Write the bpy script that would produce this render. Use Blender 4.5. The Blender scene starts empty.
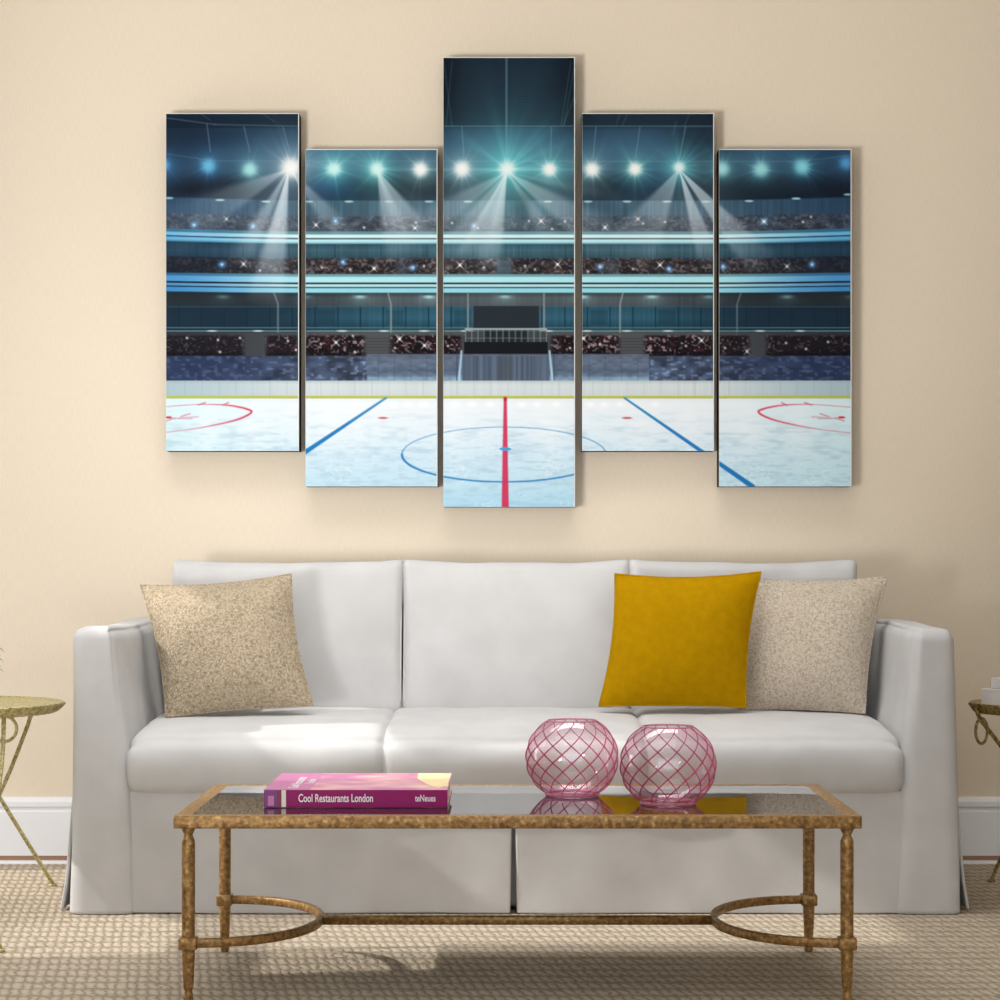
import bpy, bmesh, math, random
import numpy as np
from mathutils import Vector, Matrix

random.seed(7)
RNG = np.random.default_rng(11)
SC = bpy.context.scene
COL = SC.collection
F, CX, CY, H = 2233.0, 510.0, 560.0, 0.92      # focal length (px), vanishing point, eye height
WALL_Y = 6.80

def at(px, py, D):
    """point of the room seen at that place of the photograph, D metres from the lens plane"""
    return Vector(((px - CX) * D / F, D, H - (py - CY) * D / F))

def s2l(c):
    c = np.asarray(c, dtype=float)
    return np.where(c <= 0.04045, c / 12.92, ((c + 0.055) / 1.055) ** 2.4)

def rgb(r, g, b):
    return tuple(float(v) for v in s2l(np.array([r, g, b]) / 255.0)) + (1.0,)

# ------------------------------------------------------------------ objects
def tag(o, label=None, cat=None, group=None, kind=None):
    if label: o['label'] = label
    if cat: o['category'] = cat
    if group: o['group'] = group
    if kind: o['kind'] = kind
    return o

def thing(name, label, cat, loc=(0, 0, 0), group=None):
    o = bpy.data.objects.new(name, None)
    o.empty_display_size = 0.05
    COL.objects.link(o)
    o.location = loc
    return tag(o, label, cat, group)

def link_mesh(name, me, mats, parent=None, smooth=True):
    if not isinstance(mats, (list, tuple)): mats = [mats]
    for m in mats: me.materials.append(m)
    if smooth:
        me.polygons.foreach_set('use_smooth', [True] * len(me.polygons))
    o = bpy.data.objects.new(name, me)
    COL.objects.link(o)
    if parent is not None:
        o.parent = parent
        off = Vector(parent.location)
        p = parent.parent
        while p is not None:
            off += Vector(p.location); p = p.parent
        me.transform(Matrix.Translation(-off))       # meshes are written in room coordinates
    return o

def bm_obj(name, bm, mats, parent=None, smooth=True):
    bmesh.ops.recalc_face_normals(bm, faces=bm.faces[:])
    me = bpy.data.meshes.new(name)
    bm.to_mesh(me); bm.free()
    return link_mesh(name, me, mats, parent, smooth)

def add_box(bm, x0, x1, y0, y1, z0, z1, bev=0.0, mi=0, seg=2):
    n0 = len(bm.faces)
    r = bmesh.ops.create_cube(bm, size=1.0)
    for v in r['verts']:
        v.co = Vector(((x0 + x1) / 2 + v.co.x * (x1 - x0), (y0 + y1) / 2 + v.co.y * (y1 - y0), (z0 + z1) / 2 + v.co.z * (z1 - z0)))
    fs = set(f for v in r['verts'] for f in v.link_faces)
    for f in fs: f.material_index = mi
    if bev > 0:
        es = set(e for v in r['verts'] for e in v.link_edges)
        bmesh.ops.bevel(bm, geom=list(es), offset=bev, segments=seg, profile=0.5, affect='EDGES')

def add_tube(bm, pts, rad, n=8, closed=False, mi=0, cap=True):
    pts = [Vector(p) for p in pts]
    m = len(pts)
    rr = rad if isinstance(rad, (list, tuple)) else [rad] * m
    rings = []
    up = Vector((0.13, 0.27, 0.95)).normalized()
    t_prev = None
    for i in range(m):
        if closed:
            t = (pts[(i + 1) % m] - pts[i - 1]).normalized()
        else:
            t = (pts[min(i + 1, m - 1)] - pts[max(i - 1, 0)]).normalized()
        if t_prev is None:
            a = up.cross(t)
            if a.length < 1e-3: a = Vector((1, 0, 0)).cross(t)
            a.normalize()
        else:
            a = (a - t * a.dot(t)).normalized()
        t_prev = t
        b = t.cross(a)
        rings.append([bm.verts.new(pts[i] + (a * math.cos(2 * math.pi * k / n) + b * math.sin(2 * math.pi * k / n)) * rr[i]) for k in range(n)])
    last = m if closed else m - 1
    for i in range(last):
        A, B = rings[i], rings[(i + 1) % m]
        for k in range(n):
            f = bm.faces.new((A[k], A[(k + 1) % n], B[(k + 1) % n], B[k])); f.material_index = mi
    if cap and not closed:
        for R in (rings[0], rings[-1]):
            f = bm.faces.new(R); f.material_index = mi

def add_lathe(bm, cx, cy, prof, n=24, mi=0, square=False, wob=None):
    rings = []
    for (r, z) in prof:
        ring = []
        for k in range(n):
            a = 2 * math.pi * (k + 0.5) / n
            q = r
            if wob: q = r * wob(a, z)
            ring.append(bm.verts.new((cx + q * math.cos(a), cy + q * math.sin(a), z)))
        rings.append(ring)
    for A, B in zip(rings[:-1], rings[1:]):
        for k in range(n):
            f = bm.faces.new((A[k], A[(k + 1) % n], B[(k + 1) % n], B[k])); f.material_index = mi
    for R in (rings[0], rings[-1]):
        f = bm.faces.new(R); f.material_index = mi

def spline(pts, n=40):
    """Catmull-Rom through the points"""
    pts = [Vector(p) for p in pts]
    P = [pts[0] * 2 - pts[1]] + pts + [pts[-1] * 2 - pts[-2]]
    out = []
    segs = len(pts) - 1
    for s in range(segs):
        k = max(2, n // segs)
        for j in range(k):
            t = j / k
            a, b, c, d = P[s], P[s + 1], P[s + 2], P[s + 3]
            out.append(0.5 * ((2 * b) + (c - a) * t + (2 * a - 5 * b + 4 * c - d) * t * t + (3 * b - a - 3 * c + d) * t ** 3))
    out.append(pts[-1])
    return out

def rbox(name, cx, cy, cz, sx, sy, sz, r, mat, parent=None, n=(24, 12, 12), deform=None, square_hem=False):
    """softly rounded cloth box; deform(u, v, w, p) moves its points (u, v, w in -1..1)"""
    bm = bmesh.new()
    hx, hy, hz = sx / 2, sy / 2, sz / 2
    V = {}
    def vert(u, v, w):
        k = (round(u, 5), round(v, 5), round(w, 5))
        if k in V: return V[k]
        p = Vector((u * hx, v * hy, w * hz))
        q = Vector((max(-hx + r, min(hx - r, p.x)), max(-hy + r, min(hy - r, p.y)), max(-hz + (0 if square_hem else r), min(hz - r, p.z))))
        d = p - q
        if d.length > 1e-9: p = q + d.normalized() * r
        if deform: p = deform(u, v, w, p)
        V[k] = bm.verts.new(p + Vector((cx, cy, cz)))
        return V[k]
    def lin(m, half):
        # points crowd towards the rounded ends
        e = min(0.95, r / half)
        a = [-1 + e * j / 4 for j in range(4)]
        mid = [-1 + e + (2 - 2 * e) * j / m for j in range(m + 1)]
        return a + mid + [-x for x in reversed(a)]
    U, Vv, W = lin(n[0], hx), lin(n[1], hy), lin(n[2], hz)
    def face(A, B, fn):
        for i in range(len(A) - 1):
            for j in range(len(B) - 1):
                vs = [fn(A[i], B[j]), fn(A[i + 1], B[j]), fn(A[i + 1], B[j + 1]), fn(A[i], B[j + 1])]
                if len(set(vs)) == 4:
                    bm.faces.new(vs)
    for s in (-1, 1):
        face(U, Vv, lambda a, b: vert(a, b, s))
        face(U, W, lambda a, b: vert(a, s, b))
        face(Vv, W, lambda a, b: vert(s, a, b))
    return bm_obj(name, bm, mat, parent)

# ------------------------------------------------------------------ materials
def new_mat(name):
    m = bpy.data.materials.new(name); m.use_nodes = True
    nt = m.node_tree
    b = nt.nodes['Principled BSDF']
    return m, nt, b

def N(nt, kind, **kw):
    n = nt.nodes.new(kind)
    for k, v in kw.items(): setattr(n, k, v)
    return n

def simple(name, col, rough=0.6, metal=0.0, spec=0.5):
    m, nt, b = new_mat(name)
    b.inputs['Base Color'].default_value = col
    b.inputs['Roughness'].default_value = rough
    b.inputs['Metallic'].default_value = metal
    b.inputs['Specular IOR Level'].default_value = spec
    return m

def noise_mat(name, c1, c2, scale, rough=0.8, bump=0.2, bdist=0.002, detail=4, stretch=(1, 1, 1), metal=0.0, spec=0.3, lo=0.35, hi=0.65, bscale=None, c3=None):
    m, nt, b = new_mat(name)
    tc = N(nt, 'ShaderNodeTexCoord'); mp = N(nt, 'ShaderNodeMapping'); mp.inputs['Scale'].default_value = stretch
    nz = N(nt, 'ShaderNodeTexNoise'); nz.inputs['Scale'].default_value = scale; nz.inputs['Detail'].default_value = detail
    cr = N(nt, 'ShaderNodeValToRGB'); cr.color_ramp.elements[0].position = lo; cr.color_ramp.elements[1].position = hi
    cr.color_ramp.elements[0].color = c1; cr.color_ramp.elements[1].color = c2
    if c3:
        e = cr.color_ramp.elements.new(min(0.99, hi + 0.12)); e.color = c3
    L = nt.links.new
    L(tc.outputs['Object'], mp.inputs['Vector']); L(mp.outputs[0], nz.inputs['Vector']); L(nz.outputs['Fac'], cr.inputs[0]); L(cr.outputs[0], b.inputs['Base Color'])
    if bump > 0:
        n2 = nz
        if bscale:
            n2 = N(nt, 'ShaderNodeTexNoise'); n2.inputs['Scale'].default_value = bscale; n2.inputs['Detail'].default_value = 3
            L(mp.outputs[0], n2.inputs['Vector'])
        bp = N(nt, 'ShaderNodeBump'); bp.inputs['Strength'].default_value = bump; bp.inputs['Distance'].default_value = bdist
        L(n2.outputs['Fac'], bp.inputs['Height']); L(bp.outputs[0], b.inputs['Normal'])
    b.inputs['Roughness'].default_value = rough; b.inputs['Metallic'].default_value = metal; b.inputs['Specular IOR Level'].default_value = spec
    return m

M = {}
M['wall'] = noise_mat('beige_wallpaper', rgb(225, 211, 190), rgb(231, 217, 197), 60, rough=0.9, bump=0.12, bdist=0.001, stretch=(9, 9, 0.6), spec=0.1)
M['plaster'] = simple('pale_plaster', rgb(225, 218, 208), 0.9, spec=0.1)
M['ceiling'] = simple('ceiling_paint', rgb(238, 236, 232), 0.9, spec=0.1)
M['white_trim'] = simple('white_gloss_paint', rgb(236, 237, 240), 0.35)
M['brown_strip'] = simple('brown_low_strip', rgb(168, 128, 98), 0.6)  # thin brown strip below the baseboard
M['linen'] = noise_mat('white_cotton', rgb(197, 196, 196), rgb(204, 203, 203), 9, rough=0.9, bump=0.10, bdist=0.002, spec=0.12, bscale=420)
M['boucle'] = None
M['yellow'] = noise_mat('mustard_velvet', rgb(166, 124, 0), rgb(176, 133, 1), 40, rough=0.85, bump=0.25, bdist=0.002, detail=6, spec=0.05, bscale=380)
M['bronze'] = noise_mat('hammered_gold_leaf', rgb(118, 86, 46), rgb(174, 134, 80), 105, rough=0.42, bump=0.5, bdist=0.003, detail=5, metal=0.45, spec=0.5, lo=0.34, hi=0.60, c3=rgb(208, 176, 124))
M['pale_gold'] = noise_mat('pale_antique_gold', rgb(140, 124, 70), rgb(206, 195, 144), 120, rough=0.4, bump=0.3, bdist=0.002, metal=0.4, lo=0.3, hi=0.62)
M['shaded_gold'] = noise_mat('shaded_antique_gold', rgb(92, 74, 36), rgb(170, 146, 88), 120, rough=0.4, bump=0.3, bdist=0.002, metal=0.4, lo=0.3, hi=0.66)  # same gold darkened in colour, standing for shade on the right table

# nubby knitted wool of the two beige cushions
def boucle(name, dark, mid, light):
    m, nt, b = new_mat(name); L = nt.links.new
    tc = N(nt, 'ShaderNodeTexCoord')
    nz = N(nt, 'ShaderNodeTexNoise'); nz.inputs['Scale'].default_value = 40; nz.inputs['Detail'].default_value = 2
    mix = N(nt, 'ShaderNodeVectorMath', operation='MULTIPLY_ADD')
    mix.inputs[1].default_value = (0.02, 0.02, 0.02)
    L(nz.outputs['Color'], mix.inputs[0]); L(tc.outputs['Object'], mix.inputs[2])
    vo = N(nt, 'ShaderNodeTexVoronoi', feature='SMOOTH_F1'); vo.inputs['Scale'].default_value = 170; vo.inputs['Smoothness'].default_value = 0.35
    L(mix.outputs[0], vo.inputs['Vector'])
    cr = N(nt, 'ShaderNodeValToRGB')
    cr.color_ramp.elements[0].position = 0.2; cr.color_ramp.elements[0].color = light
    cr.color_ramp.elements[1].position = 0.75; cr.color_ramp.elements[1].color = dark
    e = cr.color_ramp.elements.new(0.48); e.color = mid
    L(vo.outputs['Distance'], cr.inputs[0]); L(cr.outputs[0], b.inputs['Base Color'])
    inv = N(nt, 'ShaderNodeMath', operation='SUBTRACT'); inv.inputs[0].default_value = 1.0
    L(vo.outputs['Distance'], inv.inputs[1])
    bp = N(nt, 'ShaderNodeBump'); bp.inputs['Strength'].default_value = 0.8; bp.inputs['Distance'].default_value = 0.004
    L(inv.outputs[0], bp.inputs['Height']); L(bp.outputs[0], b.inputs['Normal'])
    b.inputs['Roughness'].default_value = 0.8; b.inputs['Specular IOR Level'].default_value = 0.25
    return m
M['boucle'] = boucle('beige_boucle', rgb(156, 139, 115), rgb(184, 167, 142), rgb(202, 187, 163))
M['boucle_pale'] = boucle('pale_boucle', rgb(184, 169, 150), rgb(210, 196, 177), rgb(224, 212, 195))

# woven sisal floor: staggered loops
def carpet():
    m, nt, b = new_mat('woven_sisal'); L = nt.links.new
    tc = N(nt, 'ShaderNodeTexCoord'); sp = N(nt, 'ShaderNodeSeparateXYZ')
    nz0 = N(nt, 'ShaderNodeTexNoise'); nz0.inputs['Scale'].default_value = 34; nz0.inputs['Detail'].default_value = 2
    L(tc.outputs['Object'], nz0.inputs['Vector'])
    wob = N(nt, 'ShaderNodeVectorMath', operation='MULTIPLY_ADD'); wob.inputs[1].default_value = (0.022, 0.055, 0.0)
    L(nz0.outputs['Color'], wob.inputs[0]); L(tc.outputs['Object'], wob.inputs[2]); L(wob.outputs[0], sp.inputs[0])
    def math_(op, a, bb=None):
        n = N(nt, 'ShaderNodeMath', operation=op)
        for i, x in enumerate((a, bb)):
            if x is None: continue
            if isinstance(x, (int, float)): n.inputs[i].default_value = x
            else: L(x, n.inputs[i])
        return n.outputs[0]
    v = math_('MULTIPLY', sp.outputs['Y'], 13.5)
    row = math_('FLOOR', v)
    u = math_('ADD', math_('MULTIPLY', sp.outputs['X'], 44.0), math_('MULTIPLY', row, 0.5))
    u = math_('ADD', u, math_('MULTIPLY', math_('FRACT', v), 0.8))
    su = math_('ABSOLUTE', math_('SINE', math_('MULTIPLY', u, math.pi)))
    sv = math_('ABSOLUTE', math_('SINE', math_('MULTIPLY', v, math.pi)))
    h = math_('POWER', math_('MULTIPLY', su, sv), 0.95)
    nz = N(nt, 'ShaderNodeTexNoise'); nz.inputs['Scale'].default_value = 95; nz.inputs['Detail'].default_value = 3
    L(tc.outputs['Object'], nz.inputs['Vector'])
    hh = math_('ADD', math_('MULTIPLY', h, 0.62), math_('MULTIPLY', nz.outputs['Fac'], 0.72))
    cr = N(nt, 'ShaderNodeValToRGB')
    cr.color_ramp.elements[0].position = 0.30; cr.color_ramp.elements[0].color = rgb(144, 129, 110)
    cr.color_ramp.elements[1].position = 0.90; cr.color_ramp.elements[1].color = rgb(196, 183, 165)
    e = cr.color_ramp.elements.new(0.6); e.color = rgb(177, 164, 145)
    L(hh, cr.inputs[0]); L(cr.outputs[0], b.inputs['Base Color'])
    bp = N(nt, 'ShaderNodeBump'); bp.inputs['Strength'].default_value = 0.7; bp.inputs['Distance'].default_value = 0.006
    L(hh, bp.inputs['Height']); L(bp.outputs[0], b.inputs['Normal'])
    b.inputs['Roughness'].default_value = 0.9; b.inputs['Specular IOR Level'].default_value = 0.1
    return m
M['carpet'] = carpet()

def dark_glass():
    m, nt, b = new_mat('smoked_glass')
    b.inputs['Base Color'].default_value = (0.012, 0.012, 0.013, 1)
    b.inputs['Roughness'].default_value = 0.02
    b.inputs['IOR'].default_value = 1.75
    b.inputs['Specular IOR Level'].default_value = 0.6
    return m
M['smoked'] = dark_glass()

def thin_glass(name, tint_face, tint_edge, refl):
    m, nt, b = new_mat(name); L = nt.links.new
    nt.nodes.remove(b)
    out = nt.nodes['Material Output']
    lw = N(nt, 'ShaderNodeLayerWeight'); lw.inputs['Blend'].default_value = 0.45
    mc = N(nt, 'ShaderNodeMix', data_type='RGBA')
    mc.inputs[6].default_value = tint_face; mc.inputs[7].default_value = tint_edge
    L(lw.outputs['Facing'], mc.inputs[0])
    tr = N(nt, 'ShaderNodeBsdfTransparent'); L(mc.outputs[2], tr.inputs['Color'])
    gl = N(nt, 'ShaderNodeBsdfGlossy'); gl.inputs['Roughness'].default_value = 0.03; gl.inputs['Color'].default_value = (1, 0.95, 0.97, 1)
    pw = N(nt, 'ShaderNodeMath', operation='POWER'); pw.inputs[1].default_value = 3.0
    L(lw.outputs['Facing'], pw.inputs[0])
    fr = N(nt, 'ShaderNodeMath', operation='MULTIPLY_ADD'); fr.inputs[1].default_value = refl; fr.inputs[2].default_value = 0.08
    L(pw.outputs[0], fr.inputs[0])
    mx = N(nt, 'ShaderNodeMixShader')
    L(fr.outputs[0], mx.inputs[0]); L(tr.outputs[0], mx.inputs[1]); L(gl.outputs[0], mx.inputs[2]); L(mx.outputs[0], out.inputs['Surface'])
    return m
M['pink_glass'] = thin_glass('blush_glass', (0.985, 0.94, 0.955, 1), (0.87, 0.58, 0.69, 1), 0.35)

def rib_glass(name, col, frac, tint):
    m, nt, b = new_mat(name); L = nt.links.new
    out = nt.nodes['Material Output']
    b.inputs['Base Color'].default_value = col; b.inputs['Roughness'].default_value = 0.12
    tr = N(nt, 'ShaderNodeBsdfTransparent'); tr.inputs['Color'].default_value = tint
    mx = N(nt, 'ShaderNodeMixShader'); mx.inputs[0].default_value = frac
    L(b.outputs[0], mx.inputs[1]); L(tr.outputs[0], mx.inputs[2]); L(mx.outputs[0], out.inputs['Surface'])
    return m
M['rose_rib'] = rib_glass('rose_glass_thread', rgb(206, 84, 128), 0.45, (0.95, 0.66, 0.77, 1))
M['pink_solid'] = rib_glass('thick_pink_glass', rgb(222, 150, 176), 0.35, (0.97, 0.84, 0.89, 1))

# ------------------------------------------------------------------ the room
XL, XR, YF, ZC = -2.80, 2.80, -1.2, 2.90
def structure(name, bm, mat, smooth=False):
    return tag(bm_obj(name, bm, mat, None, smooth), kind='structure')
bm = bmesh.new(); add_box(bm, XL - 0.1, XR + 0.1, YF, WALL_Y + 0.1, -0.10, 0.0); structure('floor', bm, M['carpet'])
bm = bmesh.new(); add_box(bm, XL - 0.1, XR + 0.1, WALL_Y, WALL_Y + 0.1, 0.0, ZC); structure('wall_back', bm, M['wall'])
bm = bmesh.new(); add_box(bm, XL - 0.1, XR + 0.1, YF, WALL_Y + 0.1, ZC, ZC + 0.1); structure('ceiling', bm, M['ceiling'])
bm = bmesh.new(); add_box(bm, XR, XR + 0.1, YF, WALL_Y, 0.0, ZC); structure('wall_right', bm, M['wall'])
# left wall, out of view; its openings are cut to shape the sun patches
OPEN = [(4.66, 5.42, 1.545, 2.62), (5.42, 5.66, 1.93, 2.20), (5.87, 6.03, 1.90, 2.18), (4.95, 6.45, 0.86, 1.39)]
ys = sorted({YF, WALL_Y} | {o[0] for o in OPEN} | {o[1] for o in OPEN})
zs = sorted({0.0, ZC} | {o[2] for o in OPEN} | {o[3] for o in OPEN})
bm = bmesh.new()
for i in range(len(ys) - 1):
    for j in range(len(zs) - 1):
        yc, zc = (ys[i] + ys[i + 1]) / 2, (zs[j] + zs[j + 1]) / 2
        if any(o[0] < yc < o[1] and o[2] < zc < o[3] for o in OPEN): continue
        add_box(bm, XL - 0.02, XL, ys[i], ys[i + 1], zs[j], zs[j + 1])
structure('wall_left', bm, M['plaster'])

def sweep_x(bm, prof, x0, x1):
    """profile (y, z) swept along x"""
    a = [bm.verts.new((x0, y, z)) for y, z in prof]; b = [bm.verts.new((x1, y, z)) for y, z in prof]
    n = len(prof)
    for i in range(n):
        bm.faces.new((a[i], a[(i + 1) % n], b[(i + 1) % n], b[i]))
    bm.faces.new(a); bm.faces.new(b)
W = WALL_Y
bm = bmesh.new()
sweep_x(bm, [(W, 0.022), (W - 0.020, 0.022), (W - 0.020, 0.155), (W - 0.016, 0.160), (W - 0.016, 0.166), (W - 0.022, 0.172), (W - 0.022, 0.186), (W - 0.012, 0.197), (W, 0.199)], XL, XR)
structure('baseboard_back', bm, M['white_trim'])
bm = bmesh.new(); sweep_x(bm, [(W, 0.0), (W - 0.014, 0.0), (W - 0.014, 0.022), (W, 0.022)], XL, XR); structure('trim_1', bm, M['brown_strip'])
bm = bmesh.new(); sweep_x(bm, [(W - 0.014, 0.0), (W - 0.040, 0.0), (W - 0.038, 0.005), (W - 0.032, 0.008), (W - 0.014, 0.008)], XL, XR); structure('trim_2', bm, M['white_trim'])

# ------------------------------------------------------------------ the printed arena (five canvases of one picture)
PX0, PY0, PX1, PY1, S = 160, 50, 860, 512, 2
gw, gh = (PX1 - PX0) * S, (PY1 - PY0) * S
YY, XX = np.mgrid[0:gh, 0:gw].astype(np.float32)
XX = XX / S + PX0; YY = YY / S + PY0

def vnoise(sx, sy, seed=0):
    r = np.random.default_rng(seed)
    nx, ny = int((PX1 - PX0) / sx) + 3, int((PY1 - PY0) / sy) + 3
    g = r.random((ny, nx)).astype(np.float32)
    fx = (XX - PX0) / sx; fy = (YY - PY0) / sy
    ix, iy = fx.astype(int), fy.astype(int); tx, ty = fx - ix, fy - iy
    tx = tx * tx * (3 - 2 * tx); ty = ty * ty * (3 - 2 * ty)
    return (g[iy, ix] * (1 - tx) + g[iy, ix + 1] * tx) * (1 - ty) + (g[iy + 1, ix] * (1 - tx) + g[iy + 1, ix + 1] * tx) * ty

def c3(r, g, b): return np.array([r, g, b], np.float32) / 255.0
def sm(a, b, v):
    t = np.clip((v - a) / (b - a), 0, 1); return t * t * (3 - 2 * t)
IMG = np.zeros((gh, gw, 3), np.float32)
def mixin(a, col):
    global IMG
    a = np.clip(a, 0, 1)[..., None]
    IMG = IMG * (1 - a) + (col if getattr(col, 'ndim', 1) == 3 else np.asarray(col, np.float32)) * a
def screen(a, col):
    global IMG
    IMG = 1 - (1 - IMG) * (1 - np.clip(a, 0, 1)[..., None] * np.asarray(col, np.float32))
def ramp_y(stops, Y=None):
    Y = YY if Y is None else Y
    ysn = [s[0] for s in stops]
    return np.stack([np.interp(Y, ysn, [s[1][k] / 255.0 for s in stops]) for k in range(3)], -1).astype(np.float32)
def box(x0, x1, y0, y1, f=0.5, Y=None):
    Y = YY if Y is None else Y
    return np.clip((XX - x0) / f + .5, 0, 1) * np.clip((x1 - XX) / f + .5, 0, 1) * np.clip((Y - y0) / f + .5, 0, 1) * np.clip((y1 - Y) / f + .5, 0, 1)
def seg(x0, y0, x1, y1, w0, w1=None):
    w1 = w0 if w1 is None else w1
    dx, dy = x1 - x0, y1 - y0
    t = np.clip(((XX - x0) * dx + (YY - y0) * dy) / (dx * dx + dy * dy), 0, 1)
    d = np.hypot(XX - x0 - t * dx, YY - y0 - t * dy)
    return np.clip((w0 + (w1 - w0) * t) / 2 - d + 0.5, 0, 1)
def ell(cx, cy, rx, ry, f=0.5):
    d = np.hypot((XX - cx) / rx, (YY - cy) / ry)
    return np.clip((1 - d) * min(rx, ry) / f + 0.5, 0, 1)
def gauss(cx, cy, sx, sy=None):
    sy = sx if sy is None else sy
    return np.exp(-0.5 * (((XX - cx) / sx) ** 2 + ((YY - cy) / sy) ** 2))

edge = np.clip(np.abs(XX - 507) / 345, 0, 1)                  # 0 middle of the hall, 1 at the sides
bow1 = 3.2 * np.clip((np.abs(XX - 507) - 190) / 155, 0, 1) ** 1.6   # the upper balcony curves up at the sides
bow2 = 1.6 * np.clip((np.abs(XX - 507) - 190) / 155, 0, 1) ** 1.6
Y1, Y2 = YY + bow1, YY + bow2
stripes = vnoise(1.6, 400, 1)
# roof and dark upper hall
IMG[:] = ramp_y([(50, (20, 34, 48)), (90, (25, 40, 54)), (125, (30, 46, 60)), (127, (34, 52, 72)), (150, (52, 84, 112)), (172, (46, 76, 100)), (186, (32, 48, 64)), (200, (30, 44, 58))])
mixin(0.75 * sm(0.55, 1.0, edge) * (YY < 205), c3(20, 38, 62))
mixin(0.7 * gauss(443, 85, 12, 40) + 0.6 * gauss(575, 90, 14, 40), c3(10, 16, 24))
mixin(0.4 * gauss(530, 90, 22, 60) + 0.3 * gauss(480, 90, 18, 60), c3(40, 60, 78))
mixin(0.12 * (np.sin(YY * 2.1) > 0) * (YY < 124), c3(14, 22, 32))
mixin(0.45 * vnoise(60, 22, 3) * (YY > 128) * (YY < 200), c3(60, 100, 135))
for dx_, w_ in ((195, 26), (232, 24), (350, 24), (402, 22), (430, 20), (486, 14), (530, 14), (612, 24), (655, 22), (760, 34), (812, 34), (705, 16)):
    mixin(0.92 * gauss(dx_, 188, w_, 10), c3(17, 21, 31))
mixin(0.7 * gauss(330, 186, 20, 10) + 0.6 * gauss(640, 178, 22, 16), c3(18, 42, 92))
mixin(0.7 * gauss(800, 195, 60, 12) + 0.6 * gauss(705, 145, 26, 20) + 0.5 * gauss(180, 140, 40, 20) + 0.6 * gauss(600, 185, 26, 9), c3(14, 22, 34))
# back wall of the top tier
mixin(box(100, 900, 200.5, 236, 1.5, Y1), ramp_y([(200, (58, 86, 106)), (218, (70, 98, 118)), (232, (70, 86, 100))]) * (0.80 + 0.35 * stripes)[..., None])
mixin(0.6 * box(100, 900, 200, 232, 2, Y1) * sm(0.45, 1.0, edge), c3(34, 62, 96))
# crowds
def crowd(y0, y1, Y, cols, amp, seed, fade, tha=0.66, thb=0.60):
    a, b, c = vnoise(2.2, 1.8, seed), vnoise(2.6, 1.7, seed + 1), vnoise(7, 3.0, seed + 2)
    base = np.zeros_like(IMG) + c3(*cols[0])
    base = base * (1 - (b > thb)[..., None] * 0.7) + (b > thb)[..., None] * 0.7 * c3(*cols[1])
    base = base * (1 - (a > tha)[..., None] * 0.75) + (a > tha)[..., None] * 0.75 * c3(*cols[2])
    base = base * (0.62 + amp * c)[..., None]
    mixin(box(100, 900, y0, y1, 3.0, Y) * fade, base)
crowd(216, 234, Y1, [(58, 62, 74), (80, 74, 80), (100, 104, 116)], 0.7, 20, 0.45 + 0.45 * vnoise(34, 30, 9))
# balcony fronts: bright strip lights
def strip(y0, y1, col, Y, f=0.8): mixin(box(100, 900, y0, y1, f, Y), col)
shade = lambda r, g, b, q=(132, 190, 232): (c3(r, g, b) * (1 - sm(0.55, 1.0, edge)[..., None]) + (c3(r, g, b) * c3(*q)) * sm(0.55, 1.0, edge)[..., None]).astype(np.float32)
q2 = (112, 162, 214)
mixin(box(100, 900, 243, 259, 1, Y1), ramp_y([(243, (44, 76, 92)), (250, (62, 100, 116)), (258, (50, 78, 92))]) * (0.86 + 0.25 * stripes)[..., None])
mixin(0.65 * box(100, 900, 243, 259, 1, Y2) * sm(0.45, 1.0, edge), c3(24, 48, 74))
for k in range(-16, 17):
    mixin(0.6 * seg(508 + 46 * k / 2 + 11, 245, 508 + 46 * k / 2 + 11, 257, 0.8) * (k % 2 == 0), c3(24, 44, 56))
strip(231.6, 235, shade(96, 146, 160), Y1); strip(234.6, 238.2, shade(214, 248, 252), Y1); strip(238.2, 239.6, shade(50, 74, 90), Y1)
strip(239.4, 243.4, shade(190, 238, 246), Y1); mixin(0.6 * box(100, 900, 242.2, 244, 1, Y1), shade(110, 180, 196))
crowd(258.5, 275, Y2, [(42, 38, 42), (74, 56, 54), (104, 96, 96)], 0.8, 40, 0.95 - 0.35 * sm(0.5, 1, edge))
mixin(0.85 * box(496, 512, 259, 275, 5) + 0.55 * box(396, 408, 259, 275, 8) + 0.55 * box(606, 618, 259, 275, 8), c3(78, 94, 108))
mixin(0.55 * sm(0.5, 1, edge) * box(100, 900, 258, 275, 2, Y2), c3(20, 30, 46))
strip(274.2, 277.2, shade(112, 164, 174, q2), Y2); strip(276.8, 282.6, shade(178, 236, 248, q2), Y2); strip(282.6, 284.5, shade(34, 38, 50, q2), Y2)
strip(284.3, 287.0, shade(188, 232, 240, q2), Y2); strip(287.0, 288.2, shade(48, 66, 80, q2), Y2); strip(288.2, 292.8, shade(150, 220, 238, q2), Y2)
# lower tier: soffit, glazed boxes, rails
low = box(100, 900, 292.8, 336, 0.8)
mixin(low, ramp_y([(292, (52, 62, 68)), (298, (84, 94, 100)), (306, (76, 88, 94)), (307, (44, 84, 104)), (318, (50, 98, 120)), (328, (34, 70, 88)), (332, (62, 74, 80)), (336, (70, 76, 80))]) * (0.90 + 0.16 * stripes)[..., None])
mixin(low * 0.90 * sm(0.30, 0.80, edge), ramp_y([(292, (30, 38, 44)), (305, (32, 42, 50)), (308, (22, 38, 54)), (328, (22, 42, 58)), (336, (34, 42, 48))]))
for k in range(-17, 18):
    x = 508 + 22.7 * (k + 0.5)
    if abs(x - 506) < 36: continue
    mixin(0.85 * seg(x, 306.5, x, 328, 1.0), c3(16, 36, 48))
    if k % 3 == 0: mixin(0.35 * box(x + 3, x + 20, 310, 325, 1), c3(24, 52, 66))
mixin(0.5 * box(100, 900, 306.3, 307.4), c3(60, 100, 115))
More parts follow.
